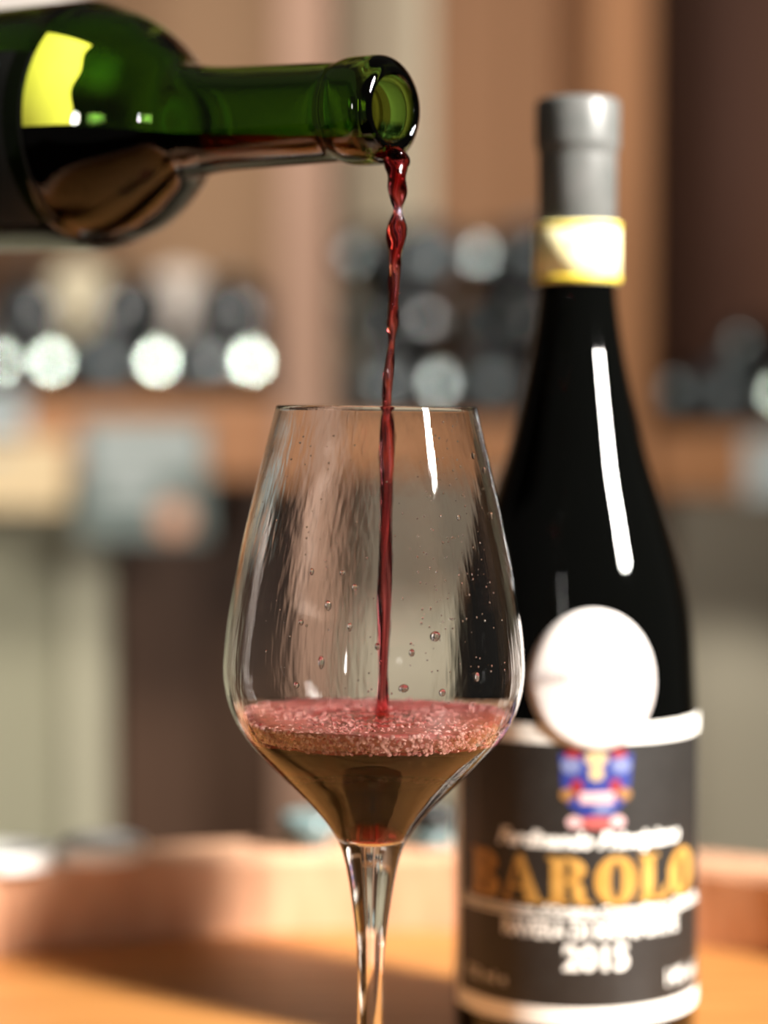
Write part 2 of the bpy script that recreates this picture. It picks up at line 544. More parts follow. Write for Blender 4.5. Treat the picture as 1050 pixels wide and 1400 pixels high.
# upper wall shelf with a white carton, behind the tilted bottle
root = empty('wall_shelf', (X(-60, SHELF), SHELF + 0.2, Z(70, SHELF)))
tag(root, 'short wooden wall shelf behind the tilted bottle', 'shelf')
box_obj('shelf_board', M['board'], root, X(-220, SHELF), X(108, SHELF), SHELF + 0.02, BACK, Z(62, SHELF), Z(38, SHELF), 0.003, root.location)
box_obj('bracket', M['hoop'], root, X(40, SHELF), X(46, SHELF), SHELF + 0.06, BACK, Z(100, SHELF), Z(62, SHELF), 0.001, root.location)
root = empty('carton', (X(-40, SHELF), SHELF + 0.13, Z(38, SHELF)))
tag(root, 'white carton at the top edge above the tilted bottle', 'box')
box_obj('carton_body', M['white_box'], root, X(-200, SHELF), X(100, SHELF), SHELF + 0.03, SHELF + 0.23, Z(38, SHELF), Z(-120, SHELF), 0.004, root.location)
box_obj('carton_flap', M['white_box'], root, X(-200, SHELF), X(100, SHELF), SHELF + 0.03, SHELF + 0.13, Z(-120, SHELF), Z(-124, SHELF), 0.001, root.location)

# ------------------------------------------------------------------ the barrel used as a table
BC = Vector((0.0, 0.641, 0.0))
RIM_H = 0.036
N_ST = 34
barrel = empty('oak_barrel', BC)
tag(barrel, 'upright oak barrel used as a table, with a raised stave rim', 'barrel')
TOP = HEAD_Z + RIM_H


def rad_out(z):
    u = (z - TOP / 2) / (TOP / 2)
    return 0.392 - 0.068 * u * u


bm = bmesh.new()
zs = [0.0, 0.08, 0.2, 0.34, 0.47, 0.6, 0.74, 0.84, HEAD_Z - 0.02, TOP - 0.004, TOP]
half = math.pi / N_ST * 0.992
rows = []
for z in zs:
    ro = rad_out(z) - (0.003 if z == TOP else 0)
    ri = rad_out(z) - 0.034 + (0.002 if z == TOP else 0)
    rows.append([bm.verts.new((r_ * math.cos(a), r_ * math.sin(a), z)) for (r_, a) in
                 ((ri, -half), (ro, -half), (ro, 0), (ro, half), (ri, half), (ri, 0))])
for a, b in zip(rows[:-1], rows[1:]):
    for k in range(6):
        bm.faces.new((a[k], a[(k + 1) % 6], b[(k + 1) % 6], b[k]))
bm.faces.new(rows[0][::-1]); bm.faces.new(rows[-1])
bmesh.ops.recalc_face_normals(bm, faces=bm.faces[:])
st = bm_obj('stave', bm, M['stave'], barrel, smooth=False)
for k in range(1, N_ST):
    c = st.copy(); COL.objects.link(c); c.parent = barrel
    c.rotation_euler = (0, 0, 2 * math.pi * k / N_ST)
RH = rad_out(HEAD_Z) - 0.0345
NB = 7
for k in range(NB):
    y0 = -RH + 2 * RH * k / NB + 0.0006
    y1 = -RH + 2 * RH * (k + 1) / NB - 0.0006
    bm = bmesh.new()
    poly = []
    n = 10
    for i in range(n + 1):
        y = y0 + (y1 - y0) * i / n
        poly.append((math.sqrt(max(RH * RH - y * y, 1e-6)), y))
    poly += [(-x, y) for x, y in reversed(poly)]
    lo = [bm.verts.new((x, y, HEAD_Z - 0.022)) for x, y in poly]
    hi = [bm.verts.new((x, y, HEAD_Z)) for x, y in poly]
    m_ = len(poly)
    for i in range(m_):
        bm.faces.new((lo[i], lo[(i + 1) % m_], hi[(i + 1) % m_], hi[i]))
    bm.faces.new(hi); bm.faces.new(lo[::-1])
    bmesh.ops.remove_doubles(bm, verts=bm.verts[:], dist=1e-5)
    bmesh.ops.recalc_face_normals(bm, faces=bm.faces[:])
    bm_obj('head_board', bm, M['head'], barrel, smooth=False)
for z0, z1 in ((0.02, 0.06), (0.16, 0.20), (0.28, 0.32), (0.62, 0.66), (0.74, 0.78), (TOP - 0.058, TOP - 0.018)):
    a, b = rad_out(z0) + 0.0004, rad_out(z1) + 0.0004
    lathe_obj('hoop', [(a, z0), (a + 0.0018, z0), (b + 0.0018, z1), (b, z1)], M['hoop'], barrel, 68, close=True)


# small white card coasters on the rim and two closures behind the stem
def rim_spot(px, r_off=0.022):
    """x, y on top of the far rim along the view ray through px"""
    rr = rad_out(TOP) - r_off
    best = None
    for i in range(400):
        y = 0.5 + 0.6 * i / 400
        x = (px - 525) / F_PX * y
        e = abs(math.hypot(x - BC.x, y - BC.y) - rr)
        if y > BC.y and (best is None or e < best[0]):
            best = (e, x, y)
    return best[1], best[2]


for px, rad, lb in ((8, 0.0185, 'round white card coaster on the barrel rim, cut by the picture edge'),
                    (134, 0.0185, 'round white card coaster on the barrel rim above the bottle shadow')):
    x, y = rim_spot(px)
    root = empty('coaster', (x, y, TOP))
    tag(root, lb, 'coaster', 'white coasters on the barrel rim')
    lathe_obj('coaster_disc', [(0, 0.0003), (rad, 0.0003), (rad, 0.0032), (rad - 0.001, 0.0040), (0, 0.0042)], M['coaster'], root, 40)
    lathe_obj('raised_edge', [(rad - 0.0035, 0.0038), (rad - 0.0005, 0.0034), (rad + 0.0005, 0.0072), (rad - 0.0012, 0.0078)], M['coaster'], root, 40, close=True)
x, y = rim_spot(424)
root = empty('small_dish', (x, y, TOP)); tag(root, 'tiny pale teal glazed dish behind the glass stem', 'dish')
lathe_obj('dish_bowl', [(0, 0.0003), (0.007, 0.0003), (0.0115, 0.008), (0.012, 0.014), (0.011, 0.014), (0.009, 0.005), (0, 0.003)], M['teal_dish'], root, 28)
lathe_obj('dish_foot', [(0.006, 0.0001), (0.0075, 0.0001), (0.0075, 0.0012), (0.006, 0.0012)], M['teal_dish'], root, 24, close=True)
x, y = rim_spot(592)
root = empty('bottle_stopper', (x, y, TOP)); tag(root, 'black bottle stopper with pale teal collar beside the standing bottle', 'stopper')
lathe_obj('collar', [(0, 0.0003), (0.009, 0.0003), (0.0098, 0.002), (0.0098, 0.006), (0.007, 0.007), (0, 0.007)], M['teal_dish'], root, 24)
lathe_obj('knob', catmull([(0, 0.0068), (0.007, 0.007), (0.0105, 0.012), (0.009, 0.0175), (0.004, 0.0195), (0, 0.0198)], 3), M['black_stopper'], root, 24)

# ------------------------------------------------------------------ the standing bottle
BX = X(788, BD)
S_B = F_PX / BD                     # pixels per metre at the bottle
bot = empty('red_wine_bottle', (BX, BD, HEAD_Z))
tag(bot, 'dark standing wine bottle with black and gold label and white round medal', 'bottle')


def zb(py):
    return Z(py, BD) - HEAD_Z


BODY_R = 166 / S_B
bp = [(0.0, 0.010), (0.022, 0.006), (0.036, 0.0005), (BODY_R - 0.002, 0.002), (BODY_R, 0.007), (BODY_R, 0.05), (BODY_R, zb(1000)),
      (164.5 / S_B, zb(940)), (159 / S_B, zb(862)), (146 / S_B, zb(785)), (121 / S_B, zb(700)), (92 / S_B, zb(610)), (67.5 / S_B, zb(500)),
      (56 / S_B, zb(430)), (51.5 / S_B, zb(380)), (49.5 / S_B, zb(320))]
bp_s = bp[:5] + catmull(bp[5:], 5)
lathe_obj('bottle_body', bp_s, M['black_glass'], bot, 96)
lathe_obj('capsule', [(51.5 / S_B, zb(385)), (52.6 / S_B, zb(384)), (53 / S_B, zb(215)), (53.4 / S_B, zb(208)), (56.5 / S_B, zb(203)), (57.2 / S_B, zb(196)),
                      (57.2 / S_B, zb(146)), (55.5 / S_B, zb(139)), (50 / S_B, zb(136)), (30 / S_B, zb(135)), (0, zb(134.5))], M['capsule'], bot, 64)


def body_r(z):
    for (r0, z0), (r1, z1) in zip(bp_s[:-1], bp_s[1:]):
        if z0 <= z <= z1 and z1 > z0:
            return r0 + (r1 - r0) * (z - z0) / (z1 - z0)
    return BODY_R


def seal_ring(name, y0, y1, off, mt, parent):
    return lathe_obj(name, [(54.0 / S_B + off, zb(y1)), (53.8 / S_B + off, zb(y0)), (53.2 / S_B + off - 0.0004, zb(y0)), (53.4 / S_B + off - 0.0004, zb(y1))],
                     M[mt], parent, 64, close=True)


seal = seal_ring('paper_seal', 306, 388, 0.0012, 'seal', bot)
seal_ring('gold_stripe', 308, 315, 0.0014, 'gold_line', seal)
seal_ring('gold_stripe', 379, 386, 0.0014, 'gold_line', seal)

LAB_R = BODY_R + 0.0003
LROT = 4.5                          # the label is turned a little to the right
FRONT = BD - LAB_R


def zf(py):                         # height above the base of something on the bottle's front
    return Z(py, FRONT) - HEAD_Z


def wrap(bm, cz, off, ang0=LROT, rfun=None, step=0.0025):
    """bend flat geometry (x = arc length, y = height) round the bottle; ang 0 faces the camera, positive to the right"""
    xs = [v.co.x for v in bm.verts]
    x = math.floor(min(xs) / step) * step
    while x < max(xs):
        bmesh.ops.bisect_plane(bm, geom=bm.verts[:] + bm.edges[:] + bm.faces[:], plane_co=(x, 0, 0), plane_no=(1, 0, 0), dist=1e-7)
        x += step
    for v in bm.verts:
        z = cz + v.co.y
        r = (rfun(z) if rfun else LAB_R) + off + v.co.z
        a = v.co.x / LAB_R + R(ang0)
        v.co = (r * math.sin(a), -r * math.cos(a), z)
    bmesh.ops.recalc_face_normals(bm, faces=bm.faces[:])
    out = sum((f.normal.dot(Vector((f.calc_center_median().x, f.calc_center_median().y, 0))) * f.calc_area() for f in bm.faces), 0.0)
    if out < 0:
        bmesh.ops.reverse_faces(bm, faces=bm.faces[:])


def rect(bm, x0, x1, y0, y1, z=0.0):
    bm.faces.new([bm.verts.new(c) for c in ((x0, y0, z), (x1, y0, z), (x1, y1, z), (x0, y1, z))])


def ell(bm, cx, cy, rx, ry, z=0.0, n=28):
    bm.faces.new([bm.verts.new((cx + rx * math.cos(2 * math.pi * k / n), cy + ry * math.sin(2 * math.pi * k / n), z)) for k in range(n)])


Zt, Zbm = zb(968), zb(1358)
H_L = Zt - Zbm
A_L = 0.0610                        # half arc length of the label
lab = None
bm = bmesh.new(); rect(bm, -A_L, A_L, 0, H_L)
wrap(bm, Zbm, 0.0)
lab = bm_obj('label', bm, M['label'], bot)
lab['label'] = 'black paper label with white borders and gold lettering'
b_w = 0.0064
for nm, r4 in (('border', (-A_L, A_L, 0, b_w)), ('border', (-A_L, A_L, H_L - b_w, H_L)),
               ('border', (-A_L, -A_L + 0.004, b_w, H_L - b_w)), ('border', (A_L - 0.004, A_L, b_w, H_L - b_w))):
    bm = bmesh.new(); rect(bm, *r4); wrap(bm, Zbm, 0.00015)
    bm_obj(nm, bm, M['silver'], lab)


def text(name, body, py0, py1, a0, a1, mt, bold=0.0, shear=0.0, off=0.0002, parent=None, rfun=None, flat=True):
    """a printed line: from angle a0 to a1, between the two pixel heights on the bottle's front"""
    cu = bpy.data.curves.new(name, 'FONT')
    cu.body = body
    cu.size = 1.0
    cu.shear = shear
    cu.offset = bold
    cu.resolution_u = 3
    tmp = bpy.data.objects.new('tmp_text', cu)
    COL.objects.link(tmp)
    dg = bpy.context.evaluated_depsgraph_get()
    me = bpy.data.meshes.new_from_object(tmp.evaluated_get(dg))
    bpy.data.objects.remove(tmp)
    bpy.data.curves.remove(cu)
    bm = bmesh.new(); bm.from_mesh(me); bpy.data.meshes.remove(me)
    xs = [v.co.x for v in bm.verts]; ys = [v.co.y for v in bm.verts]
    w = R(a1 - a0) * LAB_R
    h = (zf(py0) - zf(py1))
    for v in bm.verts:
        v.co.x = ((v.co.x - min(xs)) / (max(xs) - min(xs)) - 0.5) * w
        v.co.y = (v.co.y - min(ys)) / (max(ys) - min(ys)) * h
        v.co.z = 0
    wrap(bm, zf(py1), off, (a0 + a1) / 2, rfun, 0.004)
    for f in bm.faces:
        c = f.calc_center_median()
        if f.normal.dot(Vector((c.x, c.y, 0))) < 0:
            f.normal_flip()
    return bm_obj(name, bm, M[mt], parent or lab, smooth=False)


text('lettering', 'Ferdinando Principiano', 1137, 1168, -42, 50, 'silver', 0.045, 0.35)
text('lettering', "Denominazione d'Origine Controllata e Garantita", 1239, 1255, -66, 72, 'silver', 0.035)
text('lettering', 'RAVERA DI MONFORTE', 1261, 1285, -39, 49, 'silver', 0.035)
text('lettering', '2015', 1292, 1328, -10, 20, 'silver', 0.035)
text('lettering', '750 ml e', 1340, 1356, -64, -37, 'silver', 0.0)
text('lettering', '14% vol', 1337, 1360, 42, 69, 'silver', 0.02)

# the large fat-faced gold letters, each its own piece
LH = zf(1172) - zf(1238)


def ring2(bm, cx, cy, rx, ry, ix, iy, a0=0, a1=360, n=40):
    k0 = None
    vo, vi = [], []
    for k in range(n + 1):
        a = R(a0 + (a1 - a0) * k / n)
        vo.append(bm.verts.new((cx + rx * math.cos(a), cy + ry * math.sin(a), 0)))
        vi.append(bm.verts.new((cx + ix * math.cos(a), cy + iy * math.sin(a), 0)))
    for k in range(n):
        bm.faces.new((vo[k], vo[k + 1], vi[k + 1], vi[k]))


def pgon(bm, pts):
    bm.faces.new([bm.verts.new((x, y, 0)) for x, y in pts])


def letter(ch):
    """unit-height letter drawn with heavy stems, hairlines and slab serifs; returns its bmesh and width"""
    bm = bmesh.new()
    if ch == 'O':
        ring2(bm, 0.44, 0.5, 0.44, 0.52, 0.115, 0.40); w = 0.88
    elif ch == 'L':
        rect(bm, 0.08, 0.36, 0, 1); rect(bm, 0, 0.46, 0.93, 1); rect(bm, 0, 0.66, 0, 0.09)
        pgon(bm, [(0.50, 0.05), (0.70, 0.0), (0.72, 0.34), (0.66, 0.34)]); w = 0.72
    elif ch == 'A':
        pgon(bm, [(0.34, 1.0), (0.50, 1.0), (0.86, 0.04), (0.56, 0.04)])
        pgon(bm, [(0.36, 1.0), (0.42, 0.93), (0.17, 0.04), (0.08, 0.04)])
        rect(bm, 0.20, 0.62, 0.27, 0.35); rect(bm, 0, 0.28, 0, 0.07); rect(bm, 0.46, 0.94, 0, 0.07); w = 0.94
    elif ch == 'B':
        rect(bm, 0.08, 0.36, 0, 1); rect(bm, 0, 0.4, 0.93, 1); rect(bm, 0, 0.4, 0, 0.07)
        ring2(bm, 0.38, 0.755, 0.34, 0.245, 0.09, 0.175, -90, 90); ring2(bm, 0.38, 0.265, 0.40, 0.265, 0.11, 0.19, -90, 90); w = 0.78
    else:
        rect(bm, 0.08, 0.36, 0, 1); rect(bm, 0, 0.4, 0.93, 1); rect(bm, 0, 0.44, 0, 0.07)
        ring2(bm, 0.38, 0.73, 0.38, 0.27, 0.10, 0.195, -90, 90)
        pgon(bm, [(0.38, 0.50), (0.56, 0.52), (0.72, 0.40), (0.76, 0.12), (0.88, 0.06), (0.88, 0.0), (0.64, 0.0), (0.52, 0.10), (0.48, 0.40)]); w = 0.88
    return bm, w


widths = [letter(c)[1] for c in 'BAROLO']
gap = 0.035
tot = sum(widths) + gap * 5
arc0, arc1 = R(-59) * LAB_R, R(63) * LAB_R
sx = (arc1 - arc0) / tot
xo = arc0
for ch in 'BAROLO':
    bm, w = letter(ch)
    for v in bm.verts:
        v.co.x = xo + v.co.x * sx
        v.co.y = v.co.y * LH
    wrap(bm, zf(1238), 0.0003, 0.0)
    for f in bm.faces:
        c = f.calc_center_median()
        if f.normal.dot(Vector((c.x, c.y, 0))) < 0:
            f.normal_flip()
    bm_obj('gold_letter', bm, M['gold'], lab, smooth=False)
    xo += (w + gap) * sx
bm = bmesh.new(); rect(bm, R(-72) * LAB_R, R(76) * LAB_R, 0, 0.0008); wrap(bm, zf(1257), 0.0002, 0.0)
bm_obj('printed_rule', bm, M['silver'], lab)

# crest under the medal: shield, mantling, helm, scroll
def crest(shape, mt, lv):
    bm = bmesh.new()
    cx0, cy0, K = 803.0, 1136.0, FRONT / F_PX
    if shape[0] == 'e':
        _, px, py, rx, ry = shape
        ell(bm, (px - cx0) * K, (cy0 - py) * K, rx * K, ry * K)
    elif shape[0] == 'r':
        _, x0, y0, x1, y1 = shape
        rect(bm, (x0 - cx0) * K, (x1 - cx0) * K, (cy0 - y1) * K, (cy0 - y0) * K)
    else:
        bm.faces.new([bm.verts.new(((x - cx0) * K, (cy0 - y) * K, 0)) for x, y in shape[1]])
    wrap(bm, zf(cy0), 0.0002 + lv * 0.00008, 4.6)
    bm_obj('crest_piece', bm, M[mt], lab)


crest(('p', [(752, 1030), (856, 1030), (852, 1072), (842, 1100), (824, 1116), (784, 1116), (764, 1100), (755, 1072)]), 'c_blue', 0)
for s in (-1, 1):
    u = lambda x: 803 + s * (x - 803)
    crest(('e', u(771), 1030, 11, 8), 'c_red', 1)
    crest(('e', u(768), 1046, 14, 11), 'c_pale', 2)
    crest(('e', u(776), 1076, 9, 12), 'c_red', 1)
    crest(('e', u(763), 1086, 10, 9), 'c_ochre', 2)
    crest(('e', u(773), 1124, 11, 9), 'c_pink', 3)
crest(('e', 803, 1036, 16, 11), 'c_cream', 1)
crest(('e', 803, 1056, 11, 11), 'c_cream', 2)
crest(('r', 780, 1082, 828, 1098), 'c_pink', 3)
crest(('e', 812, 1106, 14, 6), 'c_pale', 3)
crest(('e', 803, 1125, 26, 9), 'c_coral', 1)

# round white medal stuck over shoulder and label
MED_Z = Z(929, BD - 0.040) - HEAD_Z
MR = 0.0232


def med_r(z):
    return max(body_r(z), LAB_R if z < Zt + 0.001 else 0)


bm = bmesh.new()
rings = 8
cv = bm.verts.new((0, 0, 0.0010)); prev = None
for i in range(1, rings + 2):
    rr = MR * min(i, rings) / rings
    zz = 0.0010 if i < rings else (0.0009 if i == rings else 0.0)
    cur = [bm.verts.new((rr * math.cos(2 * math.pi * k / 56), rr * math.sin(2 * math.pi * k / 56), zz)) for k in range(56)]
    for k in range(56):
        if prev is None:
            bm.faces.new((cv, cur[k], cur[(k + 1) % 56]))
        else:
            bm.faces.new((prev[k], cur[k], cur[(k + 1) % 56], prev[(k + 1) % 56]))
    prev = cur
for v in bm.verts:
    z = MED_Z + v.co.y * 1.02
    r = med_r(z) + v.co.z
    a = v.co.x / 0.0445 + R(3.5)
    v.co = (r * math.sin(a), -r * math.cos(a), z)
bmesh.ops.recalc_face_normals(bm, faces=bm.faces[:])
med = bm_obj('medal', bm, M['medal'], bot)
med['label'] = 'round white medal sticker with faint lettering'
text('lettering', 'MENTI', 920, 934, -24, -7, 'medal_print', 0.01, off=0.0016, parent=med, rfun=med_r)

# ------------------------------------------------------------------ the wine glass
S_G = F_PX / GD
GX0, GX1 = X(515, GD), X(507, GD)
foot_x = X(503.5, GD)
tilt = math.asin((GX0 - foot_x) / (Z(557, GD) - HEAD_Z))
glass = empty('wine_glass', (foot_x, GD, HEAD_Z))
glass.rotation_euler = (0, tilt, 0)
tag(glass, 'clear stemmed wine glass half full of foaming red wine', 'glass')


def zg(py):
    return Z(py, GD) - HEAD_Z


outer = [(137, 557), (147.5, 600), (158, 642), (181, 740), (199, 835), (206, 900), (205, 935), (197, 968), (182, 998), (161, 1025), (132, 1054), (101, 1084), (74, 1112), (55, 1136),
         (44.5, 1155), (37, 1178), (31.5, 1205), (26, 1240), (21.5, 1275), (18.8, 1310), (17.6, 1350), (17.6, 1420), (18.5, 1480), (23, 1530), (38, 1562), (75, 1582)]
out_p = [(r / S_G, zg(y)) for r, y in outer]
out_p = catmull(out_p, 5)
# inner wall: about 1 mm thick, thicker towards the stem
zin_bot = zg(1148)
in_p = [(137 - 4.2, 557)] + [(r - 4.6, y) for r, y in outer[1:7]] + [(197 - 5.4, 966), (182 - 6.5, 994), (161 - 8, 1020), (132 - 9, 1048), (101 - 9, 1077), (74 - 9, 1104), (53 - 10, 1127), (30, 1141), (15, 1146.5), (0, 1148)]
in_p = catmull([(r / S_G, zg(y)) for r, y in in_p], 5)
in_p[-1] = (0.0, in_p[-1][1])
z_j = zg(1178)
bowl_out = [p for p in out_p if p[1] >= z_j - 1e-6]
stem_out = [p for p in out_p if p[1] <= bowl_out[-1][1] + 1e-6 and p[1] >= zg(1480) - 1e-6]
foot_out = [p for p in out_p if p[1] <= stem_out[-1][1] + 1e-6]
last = foot_out[-1]
foot_out += [(0.030, last[1] - 0.0022), (0.0345, 0.0022), (0.0352, 0.0012), (0.0345, 0.0004), (0.030, 0.0003), (0.012, 0.0007), (0, 0.0008)]
rim = [(bowl_out[0][0] - 0.0001, bowl_out[0][1] + 0.00022), (bowl_out[0][0] - 0.00045, bowl_out[0][1] + 0.00034), (in_p[0][0] + 0.0001, in_p[0][1] + 0.00022)]


def oriented_lathe(name, prof, m, parent, n):
    """profile runs so that the faces point away from the glass (outer wall downwards from inside over the rim)"""
    bm = bmesh.new()
    lathe(bm, prof, n)
    return bm_obj(name, bm, m, parent)


LQ = zg(1000)                         # liquid surface under the foam


def r_in(z):
    for (r0, z0), (r1, z1) in zip(in_p[:-1], in_p[1:]):
        if z1 <= z <= z0 and z0 > z1:
            return r1 + (r0 - r1) * (z - z1) / (z0 - z1)
    return in_p[0][0]


# up the outside, over the rim, down the inside to the liquid, whose own side closes the wall from there on
prof_bowl = bowl_out[::-1] + rim + [p for p in in_p if p[1] > LQ + 1e-5] + [(r_in(LQ), LQ)]
bowl = oriented_lathe('bowl', prof_bowl, M['clear'], glass, 128)
stem = oriented_lathe('stem', stem_out[::-1], M['clear'], glass, 128)
foot = oriented_lathe('foot', foot_out[::-1], M['clear'], glass, 128)

# wine in the bowl, lying against the inner wall
WL = zg(988)
wine = empty('red_wine', glass.location)
wine.rotation_euler = glass.rotation_euler
tag(wine, 'dark red wine with pink foam in the stemmed glass', 'wine')


liq = [(0, LQ), (r_in(LQ) * 0.5, LQ), (r_in(LQ), LQ)] + [p for p in in_p if p[1] < LQ - 1e-5]
lq = lathe_obj('liquid', liq, M['wine'], wine, 128)
mark_wet(lq, lambda p: p.normal.z < 0.9)

# foam: a lumpy collar against the glass and bubbles over the top
random.seed(11)
bm = bmesh.new()
nseg, nr = 96, 9
rw = r_in(WL) - 0.0002
grid = []
for i in range(nr + 1):
    u = i / nr
    r = rw * (0.42 + 0.58 * u)
    row = []
    for k in range(nseg):
        a = 2 * math.pi * k / nseg
        h = 0.0004 + 0.0016 * max(0, (u - 0.1)) ** 0.8 + 0.0004 * math.sin(5 * a + 3 * u) * u + random.uniform(-1, 1) * 0.00022
        if i == 0:
            h = -0.0004
        rr = r
        if i == nr:
            h = 0.0016 + 0.0007 * math.sin(3 * a + 1) + random.uniform(-1, 1) * 0.0003
            rr = r_in(WL + h) - 0.0004
        row.append(bm.verts.new((rr * math.cos(a), rr * math.sin(a), WL + h)))
    grid.append(row)
# skirt down the glass wall
for dz in (0.0, -0.0012, -0.0024, -0.0033):
    row = []
    for k in range(nseg):
        a = 2 * math.pi * k / nseg
        z = WL + dz + (random.uniform(-1, 1) * 0.0004 if dz else 0)
        rr = r_in(z) - (0.0007 if dz > -0.003 else 0.0018)
        row.append(bm.verts.new((rr * math.cos(a), rr * math.sin(a), z)))
    grid.append(row)
for a, b in zip(grid[:-1], grid[1:]):
    for k in range(nseg):
        bm.faces.new((a[k], a[(k + 1) % nseg], b[(k + 1) % nseg], b[k]))
bmesh.ops.recalc_face_normals(bm, faces=bm.faces[:])
foam = bm_obj('foam', bm, M['foam'], wine)
foam['label'] = 'pink foam collar'
# wet middle of the foam where the stream lands
bm = bmesh.new()
prev = None
for i in range(0, 8):
    r = rw * 0.46 * i / 7
    if i == 0:
        prev = [bm.verts.new((0, 0, WL + 0.0002))]
        continue
    cur = [bm.verts.new((r * math.cos(2 * math.pi * k / 64), r * math.sin(2 * math.pi * k / 64),
                         WL + 0.0003 + 0.0004 * math.sin(i * 1.7 + 2 * math.sin(k * 2 * math.pi / 64 * 2)))) for k in range(64)]
    for k in range(64):
        if len(prev) == 1:
            bm.faces.new((prev[0], cur[k], cur[(k + 1) % 64]))
        else:
            bm.faces.new((prev[k], cur[k], cur[(k + 1) % 64], prev[(k + 1) % 64]))
    prev = cur
bm_obj('foam_centre', bm, M['foam_mid'], wine)
# bubbles: an unit sphere's vertices repeated, one joined mesh
ico = bmesh.new(); bmesh.ops.create_icosphere(ico, subdivisions=2, radius=1.0)
IV = [v.co.copy() for v in ico.verts]; ico.verts.index_update()
IF = [[v.index for v in f.verts] for f in ico.faces]; ico.free()
ico = bmesh.new(); bmesh.ops.create_icosphere(ico, subdivisions=1, radius=1.0)
IV1 = [v.co.copy() for v in ico.verts]; ico.verts.index_update()
IF1 = [[v.index for v in f.verts] for f in ico.faces]; ico.free()


def many(name, items, m, parent, fine=False):
    V, F = (IV, IF) if fine else (IV1, IF1)
    vs, fs = [], []
    for c, s in items:
        o = len(vs)
        if not isinstance(s, tuple):
            s = (s, s, s)
        vs += [(c[0] + v.x * s[0], c[1] + v.y * s[1], c[2] + v.z * s[2]) for v in V]
        fs += [[i + o for i in f] for f in F]
    me = bpy.data.meshes.new(name)
    me.from_pydata(vs, [], fs)
    me.polygons.foreach_set('use_smooth', [True] * len(me.polygons))
    return link_mesh(name, me, m, parent)


its = []
for k in range(1300):
    a = random.uniform(0, 2 * math.pi)
    u = random.random() ** 0.42
    r = rw * u
    s = random.uniform(0.00025, 0.00075) * (0.6 + 0.5 * u)
    its.append(((r * math.cos(a), r * math.sin(a), WL + 0.0004 + 0.0014 * max(0, u - 0.4) + random.uniform(0, 0.0003)), s))
for k in range(1500):
    a = random.uniform(0, 2 * math.pi)
    h = random.uniform(-0.0034, 0.0018)
    s = random.uniform(0.00022, 0.00085)
    r = r_in(WL + h) - s * 0.9 - 0.0001
    its.append(((r * math.cos(a), r * math.sin(a), WL + h), s))
o = many('foam_bubbles', its, M['bubble'], wine, True)
o['kind'] = 'stuff'

# drops of water on the outside of the bowl
random.seed(5)


def r_out(z):
    for (r0, z0), (r1, z1) in zip(out_p[:-1], out_p[1:]):
        if z1 <= z <= z0 and z0 > z1:
            return r1 + (r0 - r1) * (z - z1) / (z0 - z1)
    return out_p[0][0]


def on_bowl(px, py, front=True):
    z = zg(py)
    rr = r_out(z)
    x = (px - 511) / S_G
    x = max(-rr * 0.985, min(rr * 0.985, x))
    y = math.sqrt(rr * rr - x * x)
    return (x, -y if front else y, z)


for px, py, rx, rz in ((444, 884, 4.5, 9), (486, 788, 4, 4.5), (452, 812, 4.5, 7), (480, 838, 3.5, 6), (417, 835, 3.5, 3.8), (590, 850, 7.5, 7), (550, 915, 7, 5.5), (645, 905, 5, 7),
                       (516, 862, 4, 5), (620, 700, 3, 4), (560, 870, 4, 5), (600, 922, 5, 5), (430, 770, 3, 5), (665, 700, 3.5, 6), (640, 620, 4, 5), (655, 640, 5, 5), (470, 770, 4, 3.5), (412, 915, 4, 4)):
    c = on_bowl(px, py)
    drop = many('droplet', [((0, 0, 0), (rx / S_G, 0.0007, rz / S_G))], M['water'], glass, True)
    drop.location = c
    drop.rotation_euler = (0, 0, math.atan2(c[0], -c[1]))
its = []
for k in range(230):
    if k < 130:
        px, py = random.gauss(612, 34), random.uniform(575, 900)
    else:
        px, py = random.uniform(340, 690), random.uniform(590, 960)
    c = on_bowl(px, py)
    s = random.uniform(0.8, 2.0) / S_G
    its.append((c, s))
o = many('fine_spray', its, M['water'], glass)
o['kind'] = 'stuff'

# ------------------------------------------------------------------ the tilted green bottle
MOUTH = P(540, 149, GD)
YAW = R(39)
RISE = 0.04
ax = Vector((-math.cos(YAW), math.sin(YAW), RISE)).normalized()      # from the mouth into the bottle
pour = empty('green_wine_bottle', MOUTH)
pour.rotation_euler = ax.to_track_quat('Z', 'X').to_euler()
tag(pour, 'green glass wine bottle held sideways, pouring from its open neck', 'bottle')
PM = ax.to_track_quat('Z', 'X').to_matrix().to_4x4()
PM.translation = MOUTH
mm = 0.001
g_out = [(13.4, 1.4), (15.0, 3.0), (15.8, 5.5), (15.9, 12.5), (15.5, 16), (14.8, 19), (14.7, 23), (15.0, 34), (15.4, 50), (15.9, 66), (16.8, 76), (18.2, 84), (23.5, 91),
         (29.5, 98.5), (34.8, 107), (38.2, 117), (40.0, 130), (40.0, 200), (40.0, 262), (38.2, 272), (32, 277)]
g_in = [(9.6, 1.2), (9.6, 4), (9.7, 20), (10.2, 50), (11.0, 68), (12.6, 78), (16, 86), (21.3, 93), (27, 101), (32.3, 110), (35.1, 120), (36.0, 132), (36.0, 200), (36.0, 258), (31, 268)]
g_out = catmull([(r * mm, t * mm) for r, t in g_out], 5) + [(0.018, 0.2785), (0.0, 0.272)]
g_in = catmull([(r * mm, t * mm) for r, t in g_in], 5) + [(0.018, 0.268), (0.0, 0.262)]
lip = [(10.0 * mm, 0.35 * mm), (10.8 * mm, 0.0), (11.9 * mm, 0.2 * mm), (12.6 * mm, 0.75 * mm)]
axh = Vector((ax.x, ax.y, 0)).normalized()
slope = 0.075
nrm = Vector((-axh.x * slope, -axh.y * slope, 1.0)).normalized()
p_cut = MOUTH + Vector((0, 0, -0.0072))
